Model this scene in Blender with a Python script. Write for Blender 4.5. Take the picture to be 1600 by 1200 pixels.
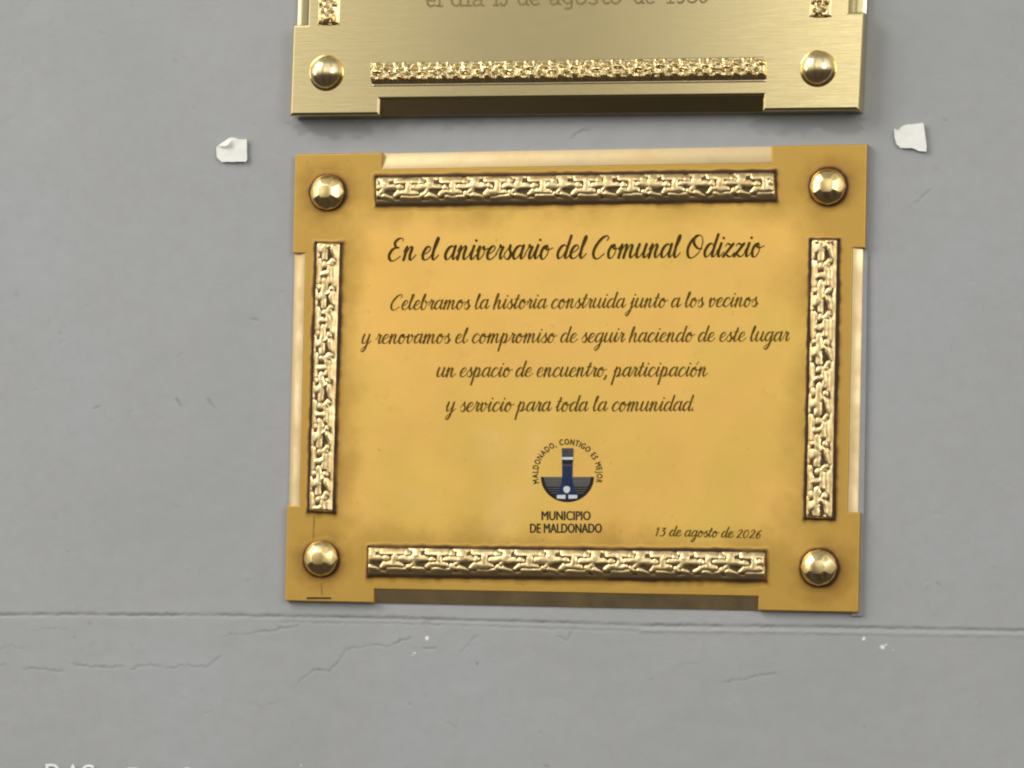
import bpy, bmesh, math, random
import numpy as np
from mathutils import Matrix, Vector

for o in list(bpy.data.objects):
    bpy.data.objects.remove(o, do_unlink=True)
SC = bpy.context.scene
COL = SC.collection
rng = random.Random(7)

# ------------------------------------------------------------------ camera, world, lamps, exposure
FOC = 5000.0                                   # focal length in pixels of a 1600 px wide picture (a long phone zoom)
CAM_LOC = np.array([0.409936, -1.566647, -0.112147])
CAM_ROT = np.array([[0.9629178, 0.268969, 0.021094], [0.0023824, 0.0697054, -0.9975648], [-0.2697844, 0.9606231, 0.0664798]])   # rows: right, down, forward
cam = bpy.data.cameras.new('camera')
cam_o = bpy.data.objects.new('camera', cam)
COL.objects.link(cam_o)
cam.sensor_width = 36.0
cam.lens = 36.0 * FOC / 1600.0
cam.clip_start = 0.05
cam.clip_end = 60.0
mw = Matrix.Identity(4)
for i in range(3):
    mw[i][0], mw[i][1], mw[i][2], mw[i][3] = CAM_ROT[0][i], -CAM_ROT[1][i], -CAM_ROT[2][i], CAM_LOC[i]
cam_o.matrix_world = mw
SC.camera = cam_o

W = bpy.data.worlds.new('World')
SC.world = W
W.use_nodes = True
nt = W.node_tree
nt.nodes.clear()
w_out = nt.nodes.new('ShaderNodeOutputWorld')
w_bg = nt.nodes.new('ShaderNodeBackground')
w_tc = nt.nodes.new('ShaderNodeTexCoord')
w_sep = nt.nodes.new('ShaderNodeSeparateXYZ')
w_ramp = nt.nodes.new('ShaderNodeValToRGB')
w_map = nt.nodes.new('ShaderNodeMapRange')
w_map.inputs[1].default_value = -1.0
w_map.inputs[2].default_value = 1.0
nt.links.new(w_tc.outputs['Generated'], w_sep.inputs[0])
nt.links.new(w_sep.outputs['Z'], w_map.inputs[0])
nt.links.new(w_map.outputs[0], w_ramp.inputs[0])
cr = w_ramp.color_ramp
cr.elements[0].position = 0.0
cr.elements[0].color = (0.045, 0.038, 0.034, 1)
cr.elements[1].position = 1.0
cr.elements[1].color = (0.22, 0.22, 0.23, 1)
for pos, c in ((0.40, (0.06, 0.052, 0.045)), (0.50, (0.34, 0.33, 0.31)), (0.56, (0.86, 0.85, 0.83)), (0.86, (0.66, 0.66, 0.66)), (0.94, (0.30, 0.30, 0.31))):
    e = cr.elements.new(pos); e.color = (*c, 1)
# the bright band is broken into panes; dark gaps added to shape the brass reflections
w_neg = nt.nodes.new('ShaderNodeMath'); w_neg.operation = 'MULTIPLY'; w_neg.inputs[1].default_value = -1.0
w_at = nt.nodes.new('ShaderNodeMath'); w_at.operation = 'ARCTAN2'
w_sc = nt.nodes.new('ShaderNodeMath'); w_sc.operation = 'MULTIPLY_ADD'; w_sc.inputs[1].default_value = 1 / 0.85; w_sc.inputs[2].default_value = 10.312
w_fr = nt.nodes.new('ShaderNodeMath'); w_fr.operation = 'FRACT'
w_pp = nt.nodes.new('ShaderNodeMath'); w_pp.operation = 'PINGPONG'; w_pp.inputs[1].default_value = 0.5
w_sh = nt.nodes.new('ShaderNodeMath'); w_sh.operation = 'ADD'; w_sh.inputs[1].default_value = 0.0
w_pm = nt.nodes.new('ShaderNodeMapRange'); w_pm.interpolation_type = 'SMOOTHSTEP'
for i_, v_ in ((1, 0.02), (2, 0.12), (3, 0.22), (4, 1.0)):
    w_pm.inputs[i_].default_value = v_
w_mul = nt.nodes.new('ShaderNodeMix'); w_mul.data_type = 'RGBA'; w_mul.blend_type = 'MULTIPLY'; w_mul.inputs[0].default_value = 1.0
nt.links.new(w_sep.outputs['Y'], w_neg.inputs[0])
nt.links.new(w_sep.outputs['X'], w_at.inputs[0]); nt.links.new(w_neg.outputs[0], w_at.inputs[1])
nt.links.new(w_at.outputs[0], w_sc.inputs[0])
nt.links.new(w_sc.outputs[0], w_sh.inputs[0])
nt.links.new(w_sh.outputs[0], w_fr.inputs[0]); nt.links.new(w_fr.outputs[0], w_pp.inputs[0]); nt.links.new(w_pp.outputs[0], w_pm.inputs[0])
nt.links.new(w_ramp.outputs[0], w_mul.inputs[6]); nt.links.new(w_pm.outputs[0], w_mul.inputs[7])
nt.links.new(w_mul.outputs[2], w_bg.inputs[0])
w_bg.inputs[1].default_value = 1.5
nt.links.new(w_bg.outputs[0], w_out.inputs[0])


def area(name, loc, target, sx, sy, power, color=(1, 1, 1)):
    l = bpy.data.lights.new(name, 'AREA')
    l.shape = 'RECTANGLE'
    l.size, l.size_y = sx, sy
    l.energy = power
    l.color = color
    o = bpy.data.objects.new(name, l)
    COL.objects.link(o)
    o.location = loc
    d = Vector(target) - Vector(loc)
    o.rotation_euler = d.to_track_quat('-Z', 'Y').to_euler()
    return o


# key light from the upper left, then unseen fill lamps added to brighten the brass
area('skylight', (-1.9, -1.7, 1.75), (0, 0, 0), 1.4, 1.4, 44, (1.0, 0.985, 0.96))
area('fill_light', (-0.20, -2.5, 0.95), (-0.2, 0, 0.6), 0.42, 0.9, 0.55, (1.0, 0.985, 0.96))  # unseen lamp added to brighten the upper plate's right-hand reflection
area('fill_light', (-2.3, -1.05, 0.42), (0, 0, 0), 0.6, 0.9, 6, (1.0, 0.985, 0.96))  # added lamp, lifts the left bevels and stud facets
area('fill_light', (1.75, -2.2, 0.75), (0, 0, 0), 0.9, 1.3, 18, (1.0, 0.985, 0.96))  # added lamp, lifts the right bevels and stud facets

vs = SC.view_settings
SC.display_settings.display_device = 'sRGB'
vs.view_transform = 'Standard'
vs.look = 'None'
vs.exposure = 0.0
vs.gamma = 1.0
vs.use_curve_mapping = False

# ------------------------------------------------------------------ helpers


def P(px, py, h=0.0):
    """point where the photograph's pixel meets the plane parallel to the wall, h metres in front of it"""
    d = CAM_ROT.T @ np.array([(px - 800.0) / FOC, (py - 600.0) / FOC, 1.0])
    k = (-h - CAM_LOC[1]) / d[1]
    return CAM_LOC + d * k


def PA(px, py, h):
    """the same for arrays"""
    px = np.asarray(px, float); py = np.asarray(py, float); h = np.broadcast_to(np.asarray(h, float), px.shape)
    v = np.stack([(px - 800.0) / FOC, (py - 600.0) / FOC, np.ones_like(px)], -1)
    d = v @ CAM_ROT
    k = (-h - CAM_LOC[1]) / d[..., 1]
    return CAM_LOC + d * k[..., None]


def to_px(pts):
    q = (pts - CAM_LOC) @ CAM_ROT.T
    return FOC * q[..., 0] / q[..., 2] + 800.0, FOC * q[..., 1] / q[..., 2] + 600.0


def empty(name, loc, label, cat, group=None):
    o = bpy.data.objects.new(name, None)
    o.empty_display_size = 0.02
    o.location = loc
    COL.objects.link(o)
    o['label'] = label
    o['category'] = cat
    if group:
        o['group'] = group
    return o


def wloc(o):
    v = Vector(o.location)
    while o.parent:
        o = o.parent
        v += Vector(o.location)
    return v


def obj(name, verts, faces, mat, parent=None, smooth=False, mat_idx=None, origin=None):
    v = np.asarray(verts, float).reshape(-1, 3)
    c = np.asarray(origin, float) if origin is not None else (v.min(0) + v.max(0)) / 2
    me = bpy.data.meshes.new(name)
    me.from_pydata((v - c).tolist(), [], [list(map(int, f)) for f in faces])
    mats = mat if isinstance(mat, (list, tuple)) else [mat]
    for m in mats:
        me.materials.append(m)
    if mat_idx is not None:
        me.polygons.foreach_set('material_index', np.asarray(mat_idx, np.int32))
    me.polygons.foreach_set('use_smooth', np.full(len(me.polygons), bool(smooth)))
    me.update()
    o = bpy.data.objects.new(name, me)
    COL.objects.link(o)
    if parent is not None:
        o.parent = parent
        o.location = Vector(c) - wloc(parent)
    else:
        o.location = c
    return o


def grid_faces(nu, nv, flip=False):
    i, j = np.meshgrid(np.arange(nu - 1), np.arange(nv - 1), indexing='ij')
    a = i * nv + j
    f = np.stack([a, a + nv, a + nv + 1, a + 1], -1).reshape(-1, 4)
    return f[:, ::-1] if flip else f


def seg_dist(x, y, pts):
    """distance to a polyline and signed side (positive above / left of its run)"""
    best = np.full(x.shape, 1e9)
    side = np.zeros(x.shape)
    for (x0, y0), (x1, y1) in zip(pts[:-1], pts[1:]):
        dx, dy = x1 - x0, y1 - y0
        L = dx * dx + dy * dy + 1e-9
        t = np.clip(((x - x0) * dx + (y - y0) * dy) / L, 0, 1)
        ex, ey = x - (x0 + t * dx), y - (y0 + t * dy)
        d = np.hypot(ex, ey)
        m = d < best
        best = np.where(m, d, best)
        side = np.where(m, np.sign(dx * ey - dy * ex), side)
    return best, side


def smooth(x, a, b):
    t = np.clip((x - a) / (b - a), 0, 1)
    return t * t * (3 - 2 * t)


def vnoise(x, y, seed=0):
    """cheap value noise"""
    xi, yi = np.floor(x).astype(int), np.floor(y).astype(int)
    fx, fy = x - xi, y - yi
    fx = fx * fx * (3 - 2 * fx); fy = fy * fy * (3 - 2 * fy)

    def hsh(a, b):
        n = (a * 374761393 + b * 668265263 + seed * 974634777) & 0x7fffffff
        n = ((n ^ (n >> 13)) * 1274126177) & 0x7fffffff
        return ((n ^ (n >> 16)) & 0xffff) / 65535.0
    return ((hsh(xi, yi) * (1 - fx) + hsh(xi + 1, yi) * fx) * (1 - fy)
            + (hsh(xi, yi + 1) * (1 - fx) + hsh(xi + 1, yi + 1) * fx) * fy)


# ------------------------------------------------------------------ materials


class N:
    def __init__(self, name):
        self.m = bpy.data.materials.new(name)
        self.m.use_nodes = True
        self.t = self.m.node_tree
        self.b = self.t.nodes['Principled BSDF']

    def n(self, kind, **kw):
        o = self.t.nodes.new(kind)
        for k, v in kw.items():
            setattr(o, k, v)
        return o

    def link(self, a, b):
        self.t.links.new(a, b)

    def noise(self, scale, detail=4, rough=0.6, vec=None, stretch=None):
        nz = self.n('ShaderNodeTexNoise')
        nz.inputs['Scale'].default_value = scale
        nz.inputs['Detail'].default_value = detail
        nz.inputs['Roughness'].default_value = rough
        g = self.n('ShaderNodeNewGeometry')
        src = g.outputs['Position']
        if stretch:
            mp = self.n('ShaderNodeMapping')
            mp.inputs['Scale'].default_value = stretch
            self.link(src, mp.inputs['Vector'])
            src = mp.outputs[0]
        self.link(src, nz.inputs['Vector'])
        return nz.outputs[0]

    def ramp(self, fac, stops):
        r = self.n('ShaderNodeValToRGB')
        c = r.color_ramp
        c.elements[0].position, c.elements[0].color = stops[0][0], (*stops[0][1], 1)
        c.elements[1].position, c.elements[1].color = stops[-1][0], (*stops[-1][1], 1)
        for p, col in stops[1:-1]:
            e = c.elements.new(p); e.color = (*col, 1)
        self.link(fac, r.inputs[0])
        return r.outputs[0]

    def mix(self, fac, a, b, blend='MIX'):
        x = self.n('ShaderNodeMix', data_type='RGBA', blend_type=blend)
        for sock, val in ((x.inputs[0], fac), (x.inputs[6], a), (x.inputs[7], b)):
            if hasattr(val, 'is_linked'):
                self.link(val, sock)
            elif isinstance(val, tuple):
                sock.default_value = (*val, 1)
            else:
                sock.default_value = val
        return x.outputs[2]

    def rng(self, fac, a, b, c=0.0, d=1.0):
        x = self.n('ShaderNodeMapRange', interpolation_type='SMOOTHSTEP')
        self.link(fac, x.inputs[0])
        for i, v in enumerate((a, b, c, d)):
            x.inputs[i + 1].default_value = v
        return x.outputs[0]

    def math(self, op, a, b=0.0):
        x = self.n('ShaderNodeMath', operation=op)
        for i, v in enumerate((a, b)):
            if hasattr(v, 'is_linked'):
                self.link(v, x.inputs[i])
            else:
                x.inputs[i].default_value = v
        return x.outputs[0]

    def bump(self, h, strength, dist):
        x = self.n('ShaderNodeBump')
        x.inputs['Strength'].default_value = strength
        x.inputs['Distance'].default_value = dist
        self.link(h, x.inputs['Height'])
        self.link(x.outputs[0], self.b.inputs['Normal'])

    def set(self, color=None, rough=None, metal=None, spec=None):
        for key, v in (('Base Color', color), ('Roughness', rough), ('Metallic', metal), ('Specular IOR Level', spec)):
            if v is None:
                continue
            if hasattr(v, 'is_linked'):
                self.link(v, self.b.inputs[key])
            elif isinstance(v, tuple):
                self.b.inputs[key].default_value = (*v, 1)
            else:
                self.b.inputs[key].default_value = v
        return self


def mat_wall():
    k = N('grey_wall_paint')
    big = k.noise(9, 4, 0.55)
    fine = k.noise(120, 5, 0.65)
    col = k.ramp(big, [(0.3, (0.338, 0.346, 0.338)), (0.5, (0.358, 0.361, 0.356)), (0.7, (0.370, 0.376, 0.376))])
    col = k.mix(k.rng(fine, 0.35, 0.75, 0.0, 0.22), col, (0.29, 0.285, 0.275))
    sp = k.noise(420, 2, 0.5)
    col = k.mix(k.rng(sp, 0.68, 0.78, 0.0, 0.22), col, (0.22, 0.215, 0.205))
    gr = k.n('ShaderNodeAttribute', attribute_name='grime_shade').outputs['Fac']
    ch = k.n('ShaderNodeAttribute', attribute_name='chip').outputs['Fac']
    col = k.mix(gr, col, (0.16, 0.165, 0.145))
    col = k.mix(ch, col, (0.86, 0.86, 0.84))
    k.set(col, 0.55, 0.0, 0.35)
    b1 = k.noise(95, 6, 0.62)
    b2 = k.noise(520, 3, 0.6)
    h = k.math('ADD', b1, k.math('MULTIPLY', b2, 0.22))
    k.bump(h, 0.30, 0.0009)
    return k.m


def mat_plate():
    """printed antique brass face: cloudy gold with amber tarnish towards the frame"""
    k = N('antique_gold_plate')
    uv = k.n('ShaderNodeUVMap', uv_map='UVMap')
    sep = k.n('ShaderNodeSeparateXYZ')
    k.link(uv.outputs[0], sep.inputs[0])
    u, v = sep.outputs['X'], sep.outputs['Y']
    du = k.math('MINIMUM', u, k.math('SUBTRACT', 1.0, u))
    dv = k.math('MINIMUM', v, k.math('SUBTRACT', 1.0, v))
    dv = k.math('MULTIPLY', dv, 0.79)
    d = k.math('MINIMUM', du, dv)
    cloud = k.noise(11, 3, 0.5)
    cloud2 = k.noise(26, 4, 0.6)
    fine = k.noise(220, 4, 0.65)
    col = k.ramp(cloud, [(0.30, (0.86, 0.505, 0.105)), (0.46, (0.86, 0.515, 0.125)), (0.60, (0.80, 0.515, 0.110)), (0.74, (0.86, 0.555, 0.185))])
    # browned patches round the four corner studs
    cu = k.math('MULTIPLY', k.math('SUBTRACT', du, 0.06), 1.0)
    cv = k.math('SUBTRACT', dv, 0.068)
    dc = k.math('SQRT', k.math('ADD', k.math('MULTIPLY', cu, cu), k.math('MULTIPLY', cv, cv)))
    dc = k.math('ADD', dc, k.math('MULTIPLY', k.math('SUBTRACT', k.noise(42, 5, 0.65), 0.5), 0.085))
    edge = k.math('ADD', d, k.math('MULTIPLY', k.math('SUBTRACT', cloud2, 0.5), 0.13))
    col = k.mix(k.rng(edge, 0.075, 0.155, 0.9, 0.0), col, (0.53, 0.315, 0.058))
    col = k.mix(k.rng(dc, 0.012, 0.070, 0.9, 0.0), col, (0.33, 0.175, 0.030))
    col = k.mix(k.rng(k.noise(48, 6, 0.72), 0.56, 0.76, 0.0, 0.20), col, (0.46, 0.27, 0.05))
    col = k.mix(k.rng(fine, 0.64, 0.74, 0.0, 0.38), col, (0.30, 0.17, 0.03))
    tone = k.n('ShaderNodeAttribute', attribute_name='patina_shade').outputs['Fac']
    tone = k.math('MULTIPLY', tone, k.rng(cloud2, 0.25, 0.75, 0.75, 1.25))
    col = k.mix(k.rng(tone, 0.0, 0.55, 0.0, 0.72), col, (0.27, 0.135, 0.022))  # patina and painted contact shade round the raised pieces
    col = k.mix(k.rng(tone, 0.45, 0.95, 0.0, 1.0), col, (0.050, 0.024, 0.007))
    k.set(col, 0.36, 0.45, 0.4)
    k.link(k.rng(cloud2, 0.3, 0.7, 0.32, 0.45), k.b.inputs['Roughness'])
    k.bump(k.noise(160, 4, 0.6), 0.12, 0.0006)
    return k.m


def mat_metal(name, col, col2, rough, metal=1.0, scale=80, bump=0.1, stretch=None):
    k = N(name)
    nz = k.noise(scale, 4, 0.6, stretch=stretch)
    c = k.mix(k.rng(nz, 0.35, 0.7), col, col2)
    k.set(c, rough, metal, 0.5)
    k.link(k.rng(nz, 0.25, 0.75, rough * 0.8, rough * 1.25), k.b.inputs['Roughness'])
    if bump:
        k.bump(nz, bump, 0.0004)
    return k.m


def mat_plain(name, col, rough, var=0.25, metal=0.0, scale=200, spec=0.4):
    k = N(name)
    c2 = tuple(x * (1 - var) for x in col)
    k.set(k.mix(k.rng(k.noise(scale, 3, 0.6), 0.4, 0.7), col, c2), rough, metal, spec)
    return k.m


def mat_brushed():
    k = N('brushed_brass')
    st = k.noise(60, 6, 0.7, stretch=(1.2, 1.0, 40.0))
    cl = k.noise(12, 3, 0.5)
    c = k.mix(k.rng(st, 0.3, 0.7), (0.77, 0.64, 0.33), (0.68, 0.55, 0.27))
    c = k.mix(k.rng(cl, 0.4, 0.75, 0.0, 0.3), c, (0.66, 0.53, 0.29))
    k.set(c, 0.15, 1.0)
    k.link(k.rng(st, 0.2, 0.8, 0.12, 0.19), k.b.inputs['Roughness'])
    k.bump(st, 0.06, 0.0003)
    return k.m


M_WALL = mat_wall()
M_PLATE = mat_plate()
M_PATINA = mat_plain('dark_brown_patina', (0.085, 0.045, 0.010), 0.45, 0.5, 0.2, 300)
M_AMBER = mat_plain('amber_tarnish', (0.36, 0.205, 0.04), 0.42, 0.3, 0.4, 120)
M_CAST = mat_metal('antique_cast_brass', (0.78, 0.60, 0.31), (0.66, 0.48, 0.22), 0.38, 1.0, 150, 0.08)
M_FACET = mat_metal('faceted_gold_stud', (0.88, 0.68, 0.32), (0.78, 0.57, 0.23), 0.2, 1.0, 90, 0.03)
M_BEVEL = mat_metal('pale_gold_bevel', (0.63, 0.485, 0.265), (0.57, 0.425, 0.21), 0.40, 0.9, 60, 0.05)
M_BRUSHED = mat_brushed()
M_BRIGHT = mat_metal('polished_cast_brass', (0.84, 0.70, 0.40), (0.70, 0.56, 0.29), 0.19, 1.0, 200, 0.05)
M_DOME = mat_metal('polished_brass_dome', (0.86, 0.71, 0.40), (0.80, 0.64, 0.34), 0.19, 1.0, 60, 0.04)
M_INK = mat_plain('dark_brown_ink', (0.070, 0.043, 0.005), 0.6, 0.3, spec=0.08)
M_INK2 = mat_plain('faded_brown_ink', (0.130, 0.080, 0.008), 0.6, 0.4, spec=0.08)
M_ENGRAVE = mat_plain('engraved_fill', (0.26, 0.185, 0.075), 0.5, 0.3, 0.5)
M_CAPINK = mat_plain('emblem_caption_ink', (0.050, 0.040, 0.020), 0.6, 0.3, spec=0.08)
M_NAVY = mat_plain('navy_print', (0.020, 0.035, 0.085), 0.45, 0.2, spec=0.1)
M_BLACK = mat_plain('black_print', (0.022, 0.020, 0.020), 0.45, 0.2, spec=0.1)
M_GREY = mat_plain('grey_print', (0.13, 0.125, 0.115), 0.45, 0.2, spec=0.1)
M_TGREY = mat_plain('slate_print', (0.075, 0.070, 0.078), 0.45, 0.2, spec=0.1)
M_PALE = mat_plain('pale_print', (0.62, 0.64, 0.64), 0.45, 0.1)
M_PAPER = mat_plain('white_paper', (0.86, 0.85, 0.78), 0.65, 0.05, 0, 90)
M_WPAINT = mat_plain('white_wall_paint', (0.86, 0.85, 0.83), 0.55, 0.06, 0, 300)
M_FILM = mat_plain('clear_edge_film', (0.315, 0.31, 0.315), 0.35, 0.1, 0, 100)

# ------------------------------------------------------------------ the wall: one heightfield of painted plaster
def build_wall():
    nx, nz = 1240, 960
    xs = np.linspace(-0.36, 0.36, nx)
    zs = np.linspace(-0.27, 0.29, nz)
    X, Z = np.meshgrid(xs, zs, indexing='ij')
    px, py = to_px(np.stack([X, np.zeros_like(X), Z], -1))
    H = np.zeros_like(X)
    G = np.zeros_like(X)
    C = np.zeros_like(X)
    # trowel waves
    H += (vnoise(X * 9 + 3, Z * 14, 1) - 0.5) * 0.0007
    H += (vnoise(X * 30, Z * 44, 2) - 0.5) * 0.00016
    H += (vnoise(X * 110, Z * 150, 3) - 0.5) * 0.00005
    low = smooth(py, 955, 1010)
    H += low * (vnoise(X * 60, Z * 110, 5) - 0.5) * 0.00016

    def near(pts, pad):
        a = np.array(pts)
        return ((px > a[:, 0].min() - pad) & (px < a[:, 0].max() + pad) & (py > a[:, 1].min() - pad) & (py < a[:, 1].max() + pad))

    def groove(pts, w, depth, lip=0.0, lipw=10.0, grime_shade=0.0, jit=2.0, seed=1):
        m = near(pts, 60)
        x, y = px[m], py[m]
        jx = (vnoise(x / 5, y / 5, seed) - 0.5) * jit * 2.4
        jy = (vnoise(x / 5 + 40, y / 5, seed + 9) - 0.5) * jit * 2.4
        d, s = seg_dist(x + jx, y + jy, pts)
        mod = 0.45 + 0.9 * vnoise(x / 16, y / 16, seed + 3)
        g = np.exp(-(d / w) ** 2) * mod
        H[m] -= depth * g
        if lip:
            H[m] += lip * np.exp(-(d / lipw) ** 1.3) * (s < 0) * mod
        G[m] = np.maximum(G[m], grime_shade * g)

    joint = [(-200, 962), (0, 961), (130, 960), (200, 961), (320, 961), (440, 963), (620, 966), (800, 971), (1000, 977), (1280, 980), (1600, 985), (1800, 987)]
    groove(joint, 2.6, 0.0005, 0.0002, 16, 0.32, 0.8, 11)
    groove([(x, y + 9) for x, y in joint[5:9]], 2.0, 0.0002, 0.0, 8, 0.14, 2.0, 12)
    groove([(x, y + 8) for x, y in joint[8:]], 2.5, -0.0003, 0.0, 8, 0.0, 1.0, 13)
    cracks = [
        [(37, 1045), (66, 1046), (97, 1048)],
        [(0, 1041), (8, 1040)],
        [(115, 1037), (140, 1041), (175, 1043), (192, 1040)],
        [(205, 1046), (235, 1037), (260, 1044), (290, 1040), (325, 1042), (333, 1032), (345, 1026)],
        [(465, 1066), (480, 1056), (492, 1046), (515, 1049), (530, 1032), (540, 1015), (590, 1007), (610, 1011), (625, 1002), (642, 996)],
        [(360, 992), (410, 987), (445, 981), (465, 977)],
        [(720, 1020), (745, 992)],
        [(390, 1097), (410, 1106), (440, 1095)],
        [(0, 1015), (20, 1009), (35, 1015)],
        [(1135, 1065), (1160, 1062), (1180, 1057), (1210, 1052)],
        [(873, 996), (887, 1000), (893, 988)],
        [(1429, 318), (1440, 308), (1452, 297)],
        [(893, 215), (905, 207), (922, 203)],
        [(660, 1013), (680, 1014)],
        [(1540, 1080), (1530, 1110), (1533, 1130)],
        [(700, 1130), (712, 1135), (716, 1120)],
        [(1060, 1040), (1090, 1036)],
        [(50, 985), (75, 983), (105, 984)],
    ]
    for i, c in enumerate(cracks):
        faint = i in (7, 8, 14, 15, 16, 17)
        groove(c, 1.6, 0.00009 if faint else 0.00021, 0.00005 if faint else 0.00010, 9, 0.08 if faint else 0.22, 1.8, 20 + i)
    # scuffs: (x0, y0, x1, y1, strength)
    for i, (x0, y0, x1, y1, s) in enumerate([(275, 624, 283, 634, .75), (325, 624, 338, 640, .55), (276, 558, 284, 552, .4), (147, 638, 154, 635, .35),
                                             (76, 500, 77, 508, .22), (93, 521, 94, 522, .4), (26, 459, 28, 463, .3), (135, 477, 136, 478, .3),
                                             (394, 499, 403, 500, .3), (662, 973, 670, 971, .6), (745, 1037, 746, 1038, .6), (116, 996, 117, 997, .5),
                                             (1465, 912, 1468, 916, .35), (850, 1196, 858, 1198, .6), (1344, 200, 1346, 203, .2), (905, 208, 912, 203, .3),
                                             (1475, 188, 1478, 188, .3), (1460, 175, 1461, 182, .2), (1463, 262, 1464, 268, .2), (302, 168, 303, 169, .3),
                                             (140, 974, 141, 980, .2), (843, 1143, 845, 1147, .25), (1350, 1136, 1351, 1137, .3), (640, 1100, 641, 1101, .25)]):
        groove([(x0, y0), (x1, y1)], 1.7, 0.0002, 0, 5, s * 0.9, 1.0, 60 + i)
    for i in range(150):
        x0, y0 = rng.uniform(-40, 1640), rng.uniform(-30, 1230)
        L = rng.uniform(1, 9); a = rng.uniform(0, 6.28)
        groove([(x0, y0), (x0 + L * math.cos(a), y0 + L * math.sin(a))], rng.uniform(1.4, 2.4), rng.choice((0.00012, -0.00014, 0.0001)), 0, 5,
               rng.choice((0.0, 0.05, 0.14)), 1.5, 100 + i)
    # white chips in the paint
    for x0, y0, r in [(667, 997, 4.2), (648, 1020, 2.2), (645, 1024, 2.0), (1350, 998, 3.6), (1379, 1011, 4.0), (1384, 1007, 2.2), (1396, 1016, 1.6), (812, 1128, 1.4), (470, 1196, 1.6)]:
        m = near([(x0, y0)], 20)
        d = np.hypot(px[m] - x0, py[m] - y0) + (vnoise(px[m] / 3, py[m] / 3, 4) - 0.5) * 2
        C[m] = np.maximum(C[m], smooth(-d, -r, -r + 2.0) * 0.95)
    # old glue smears below the upper plaque, with some of its shade painted in
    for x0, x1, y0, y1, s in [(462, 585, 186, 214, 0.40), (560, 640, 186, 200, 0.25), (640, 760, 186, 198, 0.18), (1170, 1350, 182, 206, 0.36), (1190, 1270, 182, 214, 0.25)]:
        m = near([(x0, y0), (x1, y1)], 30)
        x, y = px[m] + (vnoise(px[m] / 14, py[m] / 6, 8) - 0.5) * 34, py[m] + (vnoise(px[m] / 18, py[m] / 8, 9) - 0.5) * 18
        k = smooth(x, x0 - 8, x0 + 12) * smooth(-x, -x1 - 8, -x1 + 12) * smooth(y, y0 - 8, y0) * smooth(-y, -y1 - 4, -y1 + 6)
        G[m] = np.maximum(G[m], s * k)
    H *= smooth(np.minimum(Z + 0.27, 0.29 - Z), 0, 0.01)
    for arr in (H, G, C):                                   # the outer bands carry the joint on past the detailed part
        arr[0], arr[-1] = arr[1], arr[-2]
    H = np.minimum(H, 0.00145)
    xs2, zs2 = xs.copy(), zs.copy()
    xs2[0], xs2[-1], zs2[0], zs2[-1] = -2.2, 2.2, -1.2, 1.9          # the outermost rows run on to the rest of the wall
    X, Z = np.meshgrid(xs2, zs2, indexing='ij')
    V = np.stack([X, -H, Z], -1).reshape(-1, 3)
    F = grid_faces(nx, nz)
    me = bpy.data.meshes.new('painted_wall')
    me.vertices.add(len(V)); me.vertices.foreach_set('co', V.astype(np.float32).ravel())
    me.loops.add(F.size); me.loops.foreach_set('vertex_index', F.astype(np.int32).ravel())
    me.polygons.add(len(F))
    me.polygons.foreach_set('loop_start', np.arange(0, F.size, 4, dtype=np.int32))
    me.polygons.foreach_set('loop_total', np.full(len(F), 4, np.int32))
    me.update(calc_edges=True)
    me.polygons.foreach_set('use_smooth', np.ones(len(F), bool))
    for nm, arr in (('grime_shade', G), ('chip', C)):
        a = me.attributes.new(nm, 'FLOAT', 'POINT')
        a.data.foreach_set('value', np.clip(arr, 0, 1).astype(np.float32).ravel())
    me.materials.append(M_WALL)
    o = bpy.data.objects.new('painted_wall', me)
    COL.objects.link(o)
    o['label'] = 'grey painted plaster wall with a horizontal joint line, hairline cracks and scuffs'
    o['category'] = 'wall'
    return o


WALL = build_wall()

# ------------------------------------------------------------------ plaque pieces


class Quad:
    """a plaque outline given by its four corners in the photograph; (u, v) run right and down over it"""
    def __init__(s, tl, tr, br, bl):
        s.c = np.array([tl, tr, br, bl], float)

    def px(s, u, v):
        a = s.c[0] * (1 - u) + s.c[1] * u
        b = s.c[3] * (1 - u) + s.c[2] * u
        return a * (1 - v) + b * v


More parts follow.
